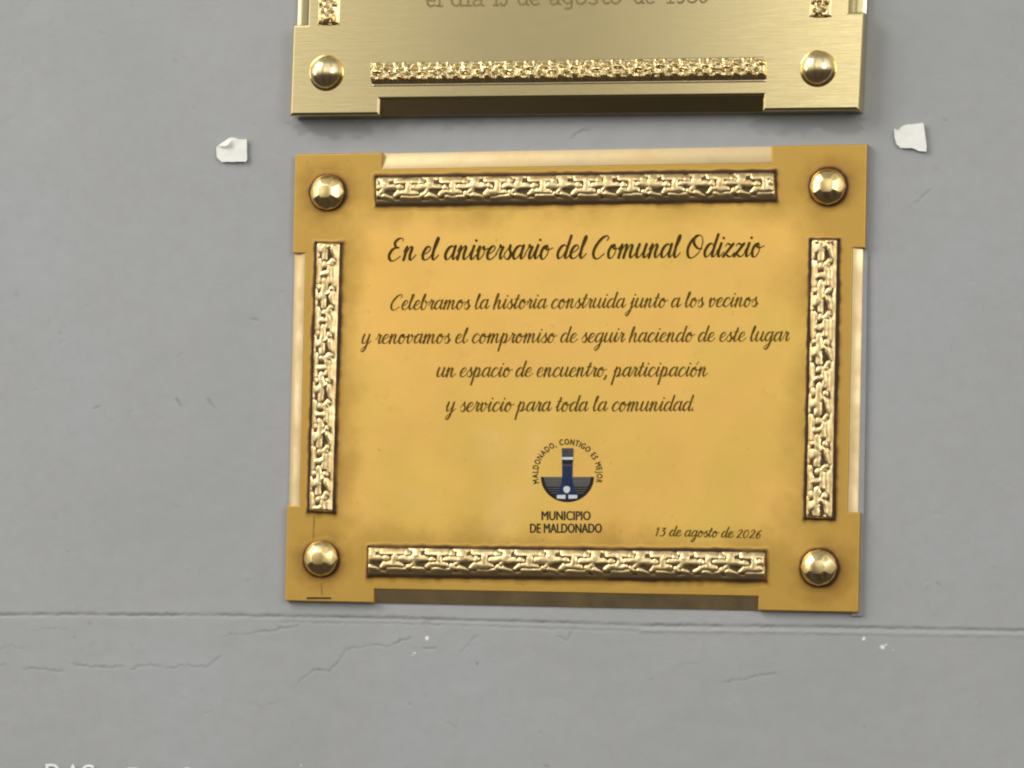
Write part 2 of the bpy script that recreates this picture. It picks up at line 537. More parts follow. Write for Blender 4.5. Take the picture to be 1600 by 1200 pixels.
def plate(name, q, notch, h, mat, parent, chamfer, uvs=True, round_corner=0.0):
    """plate with a long cut-out in each side; the outline is extruded from the wall to height h"""
    t0, t1, td, r0, r1, rd, b0, b1, bd, l0, l1, ld = notch
    out = [(0, 0), (t0, 0), (t0, td), (t1, td), (t1, 0), (1, 0), (1, r0), (1 - rd, r0), (1 - rd, r1), (1, r1), (1, 1),
           (b1, 1), (b1, 1 - bd), (b0, 1 - bd), (b0, 1), (0, 1), (0, l1), (ld, l1), (ld, l0), (0, l0)]
    bm = bmesh.new()
    n = len(out)
    base = P(*q.px(0.5, 0.5), h)
    fv = [bm.verts.new((P(*q.px(u, v), h) - base).tolist()) for u, v in out]
    bv = []
    for u, v in out:
        p = P(*q.px(u, v), h) - base
        bv.append(bm.verts.new((p[0], h - 0.0005, p[2])))
    f = bm.faces.new(fv)
    for i in range(n):
        bm.faces.new((fv[i], fv[(i + 1) % n], bv[(i + 1) % n], bv[i]))
    bmesh.ops.recalc_face_normals(bm, faces=bm.faces[:])
    f.normal_update()
    if f.normal.y > 0:
        bmesh.ops.reverse_faces(bm, faces=bm.faces[:])
    if chamfer:
        edges = [e for e in f.edges]
        bmesh.ops.bevel(bm, geom=edges, offset=chamfer, segments=3, profile=0.5, affect='EDGES')
    me = bpy.data.meshes.new(name)
    bmesh.ops.triangulate(bm, faces=[x for x in bm.faces if len(x.verts) > 4])
    bm.to_mesh(me)
    bm.free()
    # uv over the plaque, for the tarnish that belongs to the sheet
    c = [P(*q.c[i], h) - base for i in range(4)]
    x0, x1 = min(v[0] for v in c), max(v[0] for v in c)
    z0, z1 = min(v[2] for v in c), max(v[2] for v in c)
    lay = me.uv_layers.new(name='UVMap')
    for lp in me.loops:
        co = me.vertices[lp.vertex_index].co
        lay.data[lp.index].uv = ((co.x - x0) / (x1 - x0), (co.z - z0) / (z1 - z0))
    me.materials.append(mat)
    o = bpy.data.objects.new(name, me)
    COL.objects.link(o)
    o.parent = parent
    o.location = Vector(base) - wloc(parent)
    return o


def bevel_strip(q, a, b, depth, side, h, h_low, mat, parent):
    """sloping strip that fills one cut-out: high along the face, low along the outer edge"""
    n = 60
    prof = 8
    V = []
    for i in range(n + 1):
        t = a + (b - a) * i / n
        for j in range(prof + 1):
            r = j / prof                                     # 0 along the face, 1 along the outer edge
            w = depth * (1 - r)
            uv = {'top': (t, w), 'bottom': (t, 1 - w), 'left': (w, t), 'right': (1 - w, t)}[side]
            p = P(*q.px(*uv), h)
            z = h_low + (h - 0.0003 - h_low) * (1 - r) ** (1.0 if side == 'bottom' else 1.55)
            V.append((p[0], -z, p[2]))
        V.append((p[0], -0.0003, p[2]))
    F = grid_faces(n + 1, prof + 2)
    V = np.array(V)
    nrm = np.cross(V[F[0][1]] - V[F[0][0]], V[F[0][2]] - V[F[0][0]])
    if nrm[1] > 0:
        F = F[:, ::-1]
    o = obj('bevel', V, F, mat, parent, True)
    o.data.set_sharp_from_angle(angle=math.radians(35))
    return o



# ornament of the lower plaque's bars: raised shapes in a 70 x 45 cell, each a rounded stroke (x0, y0, x1, y1, radius)
CELL_A = [
    (22.5, 19.5, 22.5, 19.5, 4.6),
    (19, 7, 46, 7, 4.6), (17, 3, 22, 4, 3.4), (36, 8, 35, 26, 3.6), (27, 28, 45, 28, 3.6), (20, 31, 25, 27, 2.4),
    (54, 8, 54, 9, 4.2),
    (46, 19, 83, 18.5, 4.2), (70, 2, 68, 18, 5.6), (60, 2, 79, 2, 3.4), (66, 19, 62, 27, 3.0),
    (56, 31, 56, 32, 3.8),
    (66, 34, 78, 39, 4.4), (85, 33, 91, 27, 2.8),
    (26, 38, 50, 38, 4.4), (10, 42, 80, 44, 3.0),
]


def patina_shade_ring(inner, outn, h0, parent, w_dark, w_soft):
    """low fillet round a raised piece, patina with contact shade painted in: near black where it meets the piece, amber at its ragged edge"""
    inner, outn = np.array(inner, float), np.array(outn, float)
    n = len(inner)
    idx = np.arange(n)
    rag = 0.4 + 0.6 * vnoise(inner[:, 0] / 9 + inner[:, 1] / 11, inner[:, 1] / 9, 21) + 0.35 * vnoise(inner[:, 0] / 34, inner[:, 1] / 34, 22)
    more = 1 + 0.5 * np.clip(outn[:, 0], 0, 1) + 0.35 * np.clip(outn[:, 1], 0, 1)  # the painted shade runs wider to the right and below
    rows, tones = [], []
    for off, tone, hh in ((-3.0, 1.0, 0.0004), (0.4 * w_dark, 0.95, 0.0003), (w_dark, 0.72, 0.00022), (w_dark + 0.4 * w_soft, 0.26, 0.00014), (w_dark + w_soft, 0.0, 0.00006)):
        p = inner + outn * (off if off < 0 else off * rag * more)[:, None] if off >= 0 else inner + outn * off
        rows.append(PA(p[:, 0], p[:, 1], h0 + hh)); tones.append(np.full(n, tone))
    V = np.concatenate(rows); A = np.concatenate(tones)
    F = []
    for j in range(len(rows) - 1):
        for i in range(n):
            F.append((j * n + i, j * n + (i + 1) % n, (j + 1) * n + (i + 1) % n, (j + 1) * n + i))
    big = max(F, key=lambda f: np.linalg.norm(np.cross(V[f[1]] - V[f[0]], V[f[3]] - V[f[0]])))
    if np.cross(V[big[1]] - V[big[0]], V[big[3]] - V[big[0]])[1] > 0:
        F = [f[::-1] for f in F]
    o = obj('patina_shade_seam', V, F, M_PLATE, parent, True)
    at = o.data.attributes.new('patina_shade', 'FLOAT', 'POINT')
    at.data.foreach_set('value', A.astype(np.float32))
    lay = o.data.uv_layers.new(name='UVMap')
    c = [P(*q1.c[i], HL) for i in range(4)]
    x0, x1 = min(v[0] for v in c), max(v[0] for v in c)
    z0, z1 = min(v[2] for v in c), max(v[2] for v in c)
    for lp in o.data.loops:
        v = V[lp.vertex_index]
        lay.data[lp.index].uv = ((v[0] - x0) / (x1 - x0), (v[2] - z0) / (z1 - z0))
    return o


def ornament_bar(quad, h0, H, mat, patina_shade, parent, kind, period=70.0, width=45.0, phase=0.0, rim=True, res=1.0):
    """moulded bar: quad = start-left, end-left, end-right, start-right of its run, in pixels"""
    a, b, c, d = (np.array(x, float) for x in quad)
    L = (np.hypot(*(b - a)) + np.hypot(*(c - d))) / 2
    Wd = (np.hypot(*(d - a)) + np.hypot(*(c - b))) / 2
    nu, nv = int(L / res) + 1, int(Wd / res * 1.2) + 1
    U, T = np.meshgrid(np.linspace(0, 1, nu), np.linspace(0, 1, nv), indexing='ij')
    pos = (a * (1 - U)[..., None] + b * U[..., None]) * (1 - T)[..., None] + (d * (1 - U)[..., None] + c * U[..., None]) * T[..., None]
    s = U * L
    k = np.abs(2 * T - 1)
    kk = np.clip((k - 0.44) / 0.56, 0, 1)
    prof = 1 - 0.20 * k ** 2 - 0.80 * kk ** 1.15
    end = np.minimum(s, L - s)
    cap = np.power(np.clip(1 - (1 - np.clip(end / 5.0, 0, 1)) ** 2, 0, 1), 0.5)
    wob = 1 + 0.05 * (vnoise(s / 22, T * 3, 5) - 0.5)
    if kind == 'antique':
        x = np.mod(s + phase, period) * 70.0 / period
        y = T * width * 1.06 - 1.0
        # each repeat is a little different, as hand-finished castings are
        x = x + (vnoise(s / 13, y / 9, 7) - 0.5) * 4.0
        y = y + (vnoise(s / 11 + 7, y / 9, 8) - 0.5) * 4.0
        f = np.full_like(x, -9.0)
        for x0, y0, x1, y1, r in CELL_A:
            for sh in (-140, -70, 0, 70):
                dx, dy = x1 - x0, y1 - y0
                t = np.clip(((x - x0 - sh) * dx + (y - y0) * dy) / (dx * dx + dy * dy + 1e-6), 0, 1)
                dd = np.hypot(x - x0 - sh - t * dx, y - y0 - t * dy)
                f = np.maximum(f, r - dd)
        f = np.maximum(f + 1.1, 3.0 - end)                        # plain ends
        up = smooth(f, -2.0, 3.0)
        relief = -0.0005 * (1 - up) + 0.0002 * smooth(f, 0, 6) + 0.00015 * (vnoise(s / 6, y / 6, 3) - 0.5)
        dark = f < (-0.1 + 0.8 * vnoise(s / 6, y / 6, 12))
    else:
        x = np.mod(s + phase, period) / period
        y = T * 2 - 1
        x = x + (vnoise(s / 12, T * 5, 7) - 0.5) * 0.05
        y = y + (vnoise(s / 10 + 9, T * 5, 8) - 0.5) * 0.16 + 0.12
        bump = np.full_like(x, 0.0)
        blobs = [(0.5, 0.0, .13, .26), (0.30, -.42, .07, .22), (0.70, -.42, .07, .22), (0.30, .42, .07, .2), (0.70, .42, .07, .2), (0.50, -.62, .10, .18),
                 (0.5, .60, .11, .16), (0.20, 0.0, .05, .30), (0.80, 0.0, .05, .30), (0.0, -.25, .09, .22), (1.0, -.25, .09, .22),
                 (0.0, .35, .08, .2), (1.0, .35, .08, .2), (0.10, -.62, .05, .16), (0.90, -.62, .05, .16), (0.12, .62, .05, .14), (0.88, .62, .05, .14)]
        for i, (bx, by, rx, ry) in enumerate(blobs):
            for sh in (-1, 0, 1):
                dd = ((x - bx - sh) / rx) ** 2 + ((y - by) / ry) ** 2
                bump = np.maximum(bump, np.sqrt(np.clip(1 - dd, 0, 1)))
        bump *= smooth(end, 0, 5)
        relief = 0.0027 * bump - 0.0017 + 0.0006 * (vnoise(s / 6, T * Wd / 6, 3) - 0.5) * (np.abs(y) < 0.85)
        relief *= smooth(0.92 - np.abs(T * 2 - 1), 0, 0.12)
        dark = np.zeros_like(x, bool)
    hh = h0 - 0.0003 + H * prof * cap * wob + relief * np.minimum(prof, cap) ** 0.7
    V = PA(pos[..., 0], pos[..., 1], hh).reshape(-1, 3)
    # straighten: keep the footprint on the plate, raise along the wall normal
    foot = PA(pos[..., 0], pos[..., 1], h0).reshape(-1, 3)
    V = np.stack([foot[:, 0], -hh.reshape(-1), foot[:, 2]], -1)
    F = grid_faces(nu, nv)
    nrm = np.cross(V[F[0][1]] - V[F[0][0]], V[F[0][3]] - V[F[0][0]])
    mid = F[len(F) // 2 + nv // 2]
    nrm = np.cross(V[mid[1]] - V[mid[0]], V[mid[3]] - V[mid[0]])
    if nrm[1] > 0:
        F = F[:, ::-1]
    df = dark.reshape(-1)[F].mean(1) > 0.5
    o = obj('moulding_bar', V, F, [mat, patina_shade], parent, True, df.astype(int))
    if rim:
        inner, outn = [], []
        eu = (b - a) / np.hypot(*(b - a)); ev = (d - a) / np.hypot(*(d - a))
        corners = [(a, b, -ev), (b, c, eu), (c, d, ev), (d, a, -eu)]
        for i, (p0, p1, nn) in enumerate(corners):
            nxt = corners[(i + 1) % 4][2]
            m = max(8, int(np.hypot(*(p1 - p0)) / 5))
            for j in range(m + 1):
                inner.append(p0 * (1 - j / m) + p1 * j / m); outn.append(nn)
            for j in (1, 2, 3):
                v = nn * (1 - j / 4) + nxt * j / 4
                inner.append(p1); outn.append(v / np.hypot(*v))
        patina_shade_ring(inner, outn, h0, o, 2.2, 5.0)
    return o


def facet_stud(cx, cy, R, h0, H, parent, turn=0.0):
    """eight-sided cut stud: flat table, eight facets, low rim, dark seam round it"""
    # flat table and eight large facets, running out into a round sixteen-sided rim
    A8 = [turn + math.radians(45 * i + (6 if i % 2 else -6) + 67.5) for i in range(8)]
    A16 = [t for i in range(8) for t in (A8[i], A8[i] + 0.5 * ((A8[(i + 1) % 8] - A8[i]) % (2 * math.pi)))]
    c = P(cx, cy, h0)
    s = np.linalg.norm(P(cx + 1, cy, h0) - c)

    def pt(r, z, t):
        rr = r * R * s * (1 + rng.uniform(-.015, .015) * (r < 0.97))
        return (c[0] + rr * math.cos(t), -(h0 + z), c[2] + rr * math.sin(t))
    V = [(c[0], -(h0 + H * 1.01), c[2])]
    V += [pt(0.40, H, t) for t in A8]                                    # 1..8
    V += [pt(0.80, H * 0.64, t) for t in A8]                             # 9..16
    V += [pt(0.965, H * 0.28, t) for t in A16]                           # 17..32
    V += [pt(1.0, -0.0002, t) for t in A16]                              # 33..48
    F = [(0, 1 + (i + 1) % 8, 1 + i) for i in range(8)]
    for i in range(8):
        j = (i + 1) % 8
        F.append((1 + i, 1 + j, 9 + j, 9 + i))
        F.append((9 + i, 9 + j, 17 + 2 * i + 1))
        F.append((9 + i, 17 + 2 * i + 1, 17 + 2 * i))
        F.append((9 + j, 17 + 2 * j, 17 + 2 * i + 1))
    for i in range(16):
        j = (i + 1) % 16
        F.append((17 + i, 17 + j, 33 + j, 33 + i))
    V = np.array(V)
    n0 = np.cross(V[F[0][1]] - V[F[0][0]], V[F[0][2]] - V[F[0][0]])
    if n0[1] > 0:
        F = [f[::-1] for f in F]
    bm = bmesh.new()
    bv = [bm.verts.new((v - c).tolist()) for v in V]
    for f in F:
        bm.faces.new([bv[i] for i in f])
    bmesh.ops.recalc_face_normals(bm, faces=bm.faces[:])
    es = [e for e in bm.edges if len(e.link_faces) == 2 and bv[0] not in e.verts]
    bmesh.ops.bevel(bm, geom=es, offset=0.0005, segments=3, profile=0.5, affect='EDGES')
    for f in bm.faces:
        f.smooth = True
    if max(bm.faces, key=lambda f: f.calc_area()).normal.y > 0:
        bmesh.ops.reverse_faces(bm, faces=bm.faces[:])
    me = bpy.data.meshes.new('stud')
    bm.to_mesh(me); bm.free()
    me.materials.append(M_FACET)
    o = bpy.data.objects.new('stud', me)
    COL.objects.link(o)
    o.parent = parent
    o.location = Vector(c) - wloc(parent)
    t = np.linspace(0, 2 * math.pi, 56, endpoint=False)
    patina_shade_ring([(cx + math.cos(x) * R, cy + math.sin(x) * R) for x in t], [(math.cos(x), math.sin(x)) for x in t], h0, o, 1.7, 7.5)
    return o


def dome_stud(cx, cy, R, h0, parent):
    c = P(cx, cy, h0)
    s = np.linalg.norm(P(cx + 1, cy, h0) - c) * R
    nu, nv = 64, 22
    V, F = [], []
    for j in range(nv + 1):
        a = j / nv * math.radians(84)
        for i in range(nu):
            t = 2 * math.pi * i / nu
            r = s * math.sin(a) / math.sin(math.radians(84))
            dent = 1 + 0.012 * math.sin(3 * t + 1) * math.sin(a * 2)
            V.append((c[0] + r * dent * math.cos(t), -(h0 + s * 0.86 * (math.cos(a) - math.cos(math.radians(84)))), c[2] + r * dent * math.sin(t)))
    # a short skirt
    for i in range(nu):
        t = 2 * math.pi * i / nu
        V.append((c[0] + s * 1.0 * math.cos(t), -(h0 - 0.0004), c[2] + s * 1.0 * math.sin(t)))
    for j in range(nv + 1):
        for i in range(nu):
            a0, a1 = j * nu + i, j * nu + (i + 1) % nu
            F.append((a0, a1, a1 + nu, a0 + nu))
    V = np.array(V)
    k = F[nu * (nv // 2)]
    n0 = np.cross(V[k[1]] - V[k[0]], V[k[2]] - V[k[0]])
    if n0[1] > 0:
        F = [f[::-1] for f in F]
    return obj('stud', V, F, M_DOME, parent, True)


# ------------------------------------------------------------------ lettering


def spline(pts, n=7):
    pts = [np.array(p, float) for p in pts]
    if len(pts) == 2:
        return np.array([pts[0] * (1 - t) + pts[1] * t for t in np.linspace(0, 1, n)])
    p = [2 * pts[0] - pts[1]] + pts + [2 * pts[-1] - pts[-2]]
    out = []
    for i in range(1, len(p) - 2):
        for t in np.linspace(0, 1, n, endpoint=False):
            a, b, c, d = p[i - 1], p[i], p[i + 1], p[i + 2]
            out.append(0.5 * ((2 * b) + (-a + c) * t + (2 * a - 5 * b + 4 * c - d) * t * t + (-a + 3 * b - 3 * c + d) * t ** 3))
    out.append(pts[-1])
    return np.array(out)


# pen strokes; x-height 1, baseline 0, y up.  glyph: (advance, [strokes])
SCRIPT = {
    'a': (0.86, [[(.60, .84), (.44, 1.0), (.20, .84), (.06, .42), (.16, .04), (.36, .12), (.54, .48), (.64, .98)], [(.66, 1.0), (.60, .40), (.64, .06), (.76, .08), (.92, .36)]]),
    'b': (0.74, [[(.00, .36), (.22, .95), (.32, 1.55), (.24, 1.62), (.14, 1.2), (.08, .5), (.16, .06), (.36, .02), (.52, .36), (.50, .78), (.40, .92), (.46, .74), (.64, .74), (.80, .86)]]),
    'c': (0.66, [[(.56, .76), (.52, .96), (.34, .98), (.14, .72), (.06, .34), (.18, .04), (.40, .06), (.70, .40)]]),
    'd': (0.88, [[(.58, .84), (.42, 1.0), (.20, .84), (.06, .42), (.16, .04), (.36, .12), (.56, .56), (.74, 1.55)], [(.76, 1.66), (.62, .50), (.62, .08), (.76, .06), (.94, .36)]]),
    'e': (0.66, [[(.08, .40), (.34, .52), (.52, .78), (.44, .98), (.24, .90), (.08, .50), (.14, .10), (.34, .02), (.52, .14), (.72, .40)]]),
    'g': (0.84, [[(.60, .84), (.44, 1.0), (.20, .84), (.06, .42), (.16, .06), (.36, .14), (.54, .50), (.64, .98)], [(.66, 1.0), (.58, .1), (.48, -.52), (.26, -.86), (.10, -.70), (.24, -.44), (.56, -.10), (.92, .36)]]),
    'h': (0.84, [[(.00, .40), (.22, .95), (.32, 1.50), (.26, 1.64), (.16, 1.3), (.06, .02)], [(.08, .1), (.22, .62), (.42, .98), (.52, .86), (.48, .40), (.52, .06), (.66, .06), (.88, .38)]]),
    'i': (0.46, [[(.00, .40), (.22, .98)], [(.22, 1.0), (.14, .40), (.18, .06), (.30, .06), (.50, .38)], 'dot', (.30, 1.38)]),
    'j': (0.48, [[(.02, .40), (.26, .98)], [(.26, 1.0), (.18, .1), (.08, -.50), (-.12, -.86), (-.26, -.70), (-.12, -.44), (.20, -.10), (.52, .36)], 'dot', (.34, 1.38)]),
    'l': (0.48, [[(.00, .36), (.20, .85), (.34, 1.45), (.28, 1.64), (.18, 1.35), (.10, .50), (.16, .06), (.30, .06), (.50, .36)]]),
    'm': (1.22, [[(.00, .60), (.12, .96), (.18, .92), (.10, .02)], [(.11, .12), (.24, .62), (.42, .98), (.52, .88), (.44, .02)], [(.46, .12), (.60, .62), (.78, .98), (.90, .86), (.85, .40), (.90, .06), (1.02, .06), (1.24, .38)]]),
    'n': (0.86, [[(.00, .60), (.12, .96), (.18, .92), (.10, .02)], [(.11, .12), (.24, .62), (.42, .98), (.54, .86), (.48, .40), (.53, .06), (.66, .06), (.90, .38)]]),
    'o': (0.74, [[(.40, .98), (.20, .88), (.07, .45), (.16, .05), (.36, .03), (.53, .40), (.50, .82), (.36, .98), (.34, .76), (.54, .66), (.82, .80)]]),
    'p': (0.84, [[(.00, .50), (.18, .98)], [(.20, 1.02), (.12, .2), (.02, -.84)], [(.08, .08), (.22, .66), (.40, .98), (.54, .80), (.52, .32), (.36, .02), (.22, .10)], [(.36, .02), (.58, .06), (.88, .38)]]),
    'r': (0.58, [[(.00, .40), (.16, .80), (.18, 1.06), (.26, .90), (.42, .86)], [(.42, .88), (.32, .40), (.36, .06), (.46, .06), (.62, .38)]]),
    's': (0.58, [[(.00, .40), (.24, .84), (.34, 1.04)], [(.32, 1.0), (.32, .72), (.46, .38), (.36, .04), (.16, .02), (.08, .20)], [(.36, .04), (.62, .36)]]),
    't': (0.52, [[(.00, .40), (.20, .90), (.30, 1.40)], [(.32, 1.45), (.16, .50), (.18, .08), (.30, .05), (.54, .38)], [(.04, 1.02), (.46, 1.06)]]),
    'u': (0.88, [[(.00, .60), (.14, .98)], [(.16, 1.0), (.08, .45), (.14, .05), (.32, .10), (.50, .46), (.62, .98)], [(.64, 1.0), (.57, .40), (.62, .06), (.74, .06), (.94, .38)]]),
    'v': (0.72, [[(.00, .60), (.12, .96), (.18, .88), (.14, .40), (.20, .04), (.38, .10), (.54, .50), (.50, .94), (.42, .84), (.54, .72), (.80, .82)]]),
    'y': (0.86, [[(.00, .60), (.14, .98)], [(.16, 1.0), (.08, .45), (.14, .05), (.32, .10), (.50, .46), (.62, .98)], [(.64, 1.0), (.56, .1), (.46, -.50), (.26, -.86), (.10, -.70), (.24, -.44), (.54, -.10), (.90, .30)]]),
    'z': (0.74, [[(.08, .80), (.20, .98), (.40, .90), (.62, .96)], [(.60, .96), (.30, .45), (.06, .04)], [(.06, .06), (.24, .16), (.48, .02), (.64, .10), (.78, .34)]]),
    'E': (1.02, [[(.82, 1.40), (.78, 1.58), (.52, 1.58), (.30, 1.30), (.40, 1.00), (.62, .92)], [(.60, .92), (.26, .84), (.06, .40), (.20, .02), (.50, .00), (.84, .30)]]),
    'C': (1.04, [[(.84, 1.28), (.92, 1.50), (.80, 1.62), (.52, 1.50), (.20, 1.02), (.06, .48), (.18, .06), (.46, -.02), (.84, .34)]]),
    'O': (1.22, [[(.56, 1.58), (.24, 1.26), (.06, .66), (.18, .10), (.48, -.02), (.86, .36), (1.00, 1.02), (.86, 1.52), (.56, 1.60), (.36, 1.36), (.44, .98), (.74, .66), (1.02, .64)]]),
    '1': (0.58, [[(.10, 1.04), (.30, 1.30)], [(.32, 1.32), (.20, .02)]]),
    '3': (0.80, [[(.20, 1.26), (.62, 1.28)], [(.62, 1.28), (.34, .80)], [(.34, .80), (.58, .72), (.60, .34), (.40, .02), (.12, .02), (.06, .16)]]),
    '2': (0.80, [[(.16, 1.02), (.26, 1.26), (.50, 1.30), (.60, 1.04), (.40, .56), (.06, .03)], [(.06, .04), (.30, .08), (.62, .03)]]),
    '0': (0.84, [[(.44, 1.30), (.20, 1.08), (.08, .50), (.20, .04), (.42, .06), (.64, .56), (.62, 1.12), (.44, 1.30)]]),
    '6': (0.80, [[(.62, 1.24), (.34, 1.08), (.12, .54), (.14, .10), (.36, .00), (.56, .28), (.52, .66), (.34, .72), (.14, .40)]]),
    ',': (0.36, [[(.12, .12), (.14, -.06), (.02, -.28)]]),
    '.': (0.34, ['dot', (.10, .06)]),
    ' ': (0.44, []),
}
SCRIPT['ó'] = (SCRIPT['o'][0], SCRIPT['o'][1] + [[(.40, 1.22), (.58, 1.56)]])

# upright slab letters of the older plaque
SLAB = {
    'e': (1.0, [[(.12, .54), (.84, .54), (.80, .88), (.48, 1.02), (.16, .80), (.10, .45), (.26, .06), (.56, 0), (.84, .12)]]),
    'l': (0.7, [[(.10, 1.6), (.36, 1.6), (.36, 0)], [(.06, 0), (.66, 0)]]),
    'd': (1.1, [[(.80, .80), (.50, 1.02), (.20, .84), (.10, .48), (.22, .10), (.50, 0), (.80, .24)], [(.60, 1.6), (.82, 1.6), (.82, .0), (1.0, .0)]]),
    'i': (0.7, [[(.12, 1.0), (.36, 1.0), (.36, 0)], [(.06, 0), (.66, 0)]]),
    'í': (0.7, [[(.12, 1.0), (.36, 1.0), (.36, 0)], [(.06, 0), (.66, 0)], [(.30, 1.25), (.52, 1.5)]]),
    'a': (1.1, [[(.16, .86), (.46, 1.02), (.74, .86), (.76, .40), (.76, .06), (.96, .0)], [(.76, .56), (.36, .56), (.12, .34), (.18, .06), (.46, 0), (.76, .22)]]),
    'g': (1.1, [[(.78, .80), (.50, 1.02), (.20, .84), (.10, .50), (.22, .16), (.50, .06), (.78, .28)], [(.98, 1.0), (.80, 1.0), (.80, -.10), (.66, -.38), (.26, -.40)]]),
    'o': (1.05, [[(.48, 1.02), (.16, .82), (.10, .48), (.22, .10), (.50, 0), (.80, .18), (.88, .52), (.76, .88), (.48, 1.02)]]),
    's': (1.0, [[(.78, .84), (.48, 1.02), (.18, .86), (.24, .60), (.60, .46), (.82, .26), (.66, .04), (.40, 0), (.12, .14)]]),
    't': (0.9, [[(.34, 1.35), (.34, .22), (.50, 0), (.82, .10)], [(.08, 1.0), (.76, 1.0)]]),
    '1': (0.9, [[(.14, 1.30), (.42, 1.55), (.42, 0)], [(.12, 0), (.74, 0)]]),
    '3': (1.0, [[(.12, 1.36), (.46, 1.56), (.76, 1.34), (.68, .98), (.40, .84), (.72, .70), (.84, .36), (.60, .02), (.30, 0), (.08, .18)]]),
    '9': (1.0, [[(.84, 1.06), (.60, .76), (.26, .80), (.12, 1.14), (.26, 1.46), (.56, 1.56), (.82, 1.30), (.84, .80), (.66, .16), (.36, 0), (.16, .06)]]),
    '8': (1.0, [[(.48, .84), (.18, 1.02), (.20, 1.40), (.48, 1.56), (.76, 1.40), (.78, 1.04), (.48, .84), (.14, .62), (.12, .18), (.48, 0), (.82, .18), (.82, .60), (.48, .84)]]),
    '0': (1.0, [[(.48, 1.56), (.18, 1.28), (.12, .62), (.26, .10), (.52, 0), (.80, .30), (.86, .94), (.72, 1.42), (.48, 1.56)]]),
    ' ': (0.6, []),
}


class Ink:
    """collects flat ribbons of ink lying on the plane h in front of the wall"""
    def __init__(s, h):
        s.h, s.V, s.F, s.k = h, [], [], 0

    def add(s, pts2, faces):
        b = len(s.V)
        s.V += pts2
        s.F += [tuple(i + b for i in f) for f in faces]

    def ribbon(s, c, w):
        """c: (n,2) centre line in pixels, w: (n,) widths in pixels"""
        c = np.asarray(c, float); n = len(c)
        t = np.gradient(c, axis=0)
        t /= np.maximum(np.hypot(t[:, 0], t[:, 1]), 1e-6)[:, None]
        nn = np.stack([-t[:, 1], t[:, 0]], -1)
        s.k += 1
        base = s.h + (s.k % 8) * 1.2e-5
        hs = base + np.arange(n) * 6e-7
        l, r = c + nn * w[:, None] / 2, c - nn * w[:, None] / 2
        V = [tuple(p) for p in PA(l[:, 0], l[:, 1], hs)] + [tuple(p) for p in PA(r[:, 0], r[:, 1], hs)]
        F = [(i, i + 1, n + i + 1, n + i) for i in range(n - 1)]
        # round caps
        for e, sg in ((0, -1), (n - 1, 1)):
            a0 = math.atan2(nn[e][1], nn[e][0])
            m = 5
            fan = [c[e] + w[e] / 2 * np.array([math.cos(a0 - sg * math.pi * k / m), math.sin(a0 - sg * math.pi * k / m)]) for k in range(m + 1)]
            b = len(V)
            V += [tuple(P(p[0], p[1], hs[e])) for p in fan]
            F.append(tuple(range(b, b + m + 1)))
        s.add(V, F)

    def poly(s, pts, dh=0.0):
        V = [tuple(P(x, y, s.h + dh)) for x, y in pts]
        s.add(V, [tuple(range(len(V)))])

    def disc(s, x, y, r, n=12, dh=0.0):
        s.poly([(x + r * math.cos(2 * math.pi * i / n), y + r * math.sin(2 * math.pi * i / n)) for i in range(n)], dh)

    def build(s, name, mat, parent, label=None):
        V = np.array(s.V)
        F = []
        for f in s.F:
            nr = np.cross(V[f[1]] - V[f[0]], V[f[2]] - V[f[0]])
            F.append(f[::-1] if nr[1] > 0 else f)
        o = obj(name, V, F, mat, parent)
        if label:
            o['label'] = label
        return o


def pen_line(ink, text, x0, x1, y0, y1, xh, font=SCRIPT, slant=0.20, thick=0.2, thin=0.075, calli=True, track=0.0):
    """write text so that it runs exactly from pixel x0 to x1, its baseline from y0 to y1"""
    tot = sum(font[ch][0] + track for ch in text)
    tot -= 0.12
    sx = (x1 - x0) / tot
    X = 0.0
    for ch in text:
        adv, strokes = font[ch]
        it = iter(strokes)
        jit = rng.uniform(-.008, .008)
        for st in it:
            if isinstance(st, str):
                dx, dy = next(it)
                gx = x0 + (X + dx) * sx + slant * dy * xh
                gy = y0 + (y1 - y0) * (gx - x0) / (x1 - x0) - dy * xh
                ink.disc(gx, gy, xh * thick * 0.52)
                continue
            c = spline(st) if calli or len(st) > 4 else np.array([p for a, b in zip(st[:-1], st[1:]) for p in (np.array(a)[None] * (1 - np.linspace(0, 1, 5))[:, None] + np.array(b)[None] * np.linspace(0, 1, 5)[:, None])])
            gx = x0 + (X + c[:, 0]) * sx + slant * c[:, 1] * xh
            gy = y0 + (y1 - y0) * (gx - x0) / (x1 - x0) - (c[:, 1] + jit) * xh
            p = np.stack([gx, gy], -1)
            keep = np.r_[True, np.hypot(*np.diff(p, axis=0).T) > 1e-3]
            p = p[keep]
            if calli:
                t = np.gradient(p, axis=0)
                t /= np.maximum(np.hypot(t[:, 0], t[:, 1]), 1e-6)[:, None]
                k = np.clip((t[:, 1] + 0.25) / 1.05, 0, 1)          # pixel y grows downwards: down strokes are thick
                k = np.convolve(np.pad(k, 2, mode='edge'), np.ones(5) / 5, 'valid') if len(k) > 4 else k
                w = xh * (thin + (thick - thin) * k)
            else:
                w = np.full(len(p), xh * thick)
            ink.ribbon(p, w)
        X += adv + track


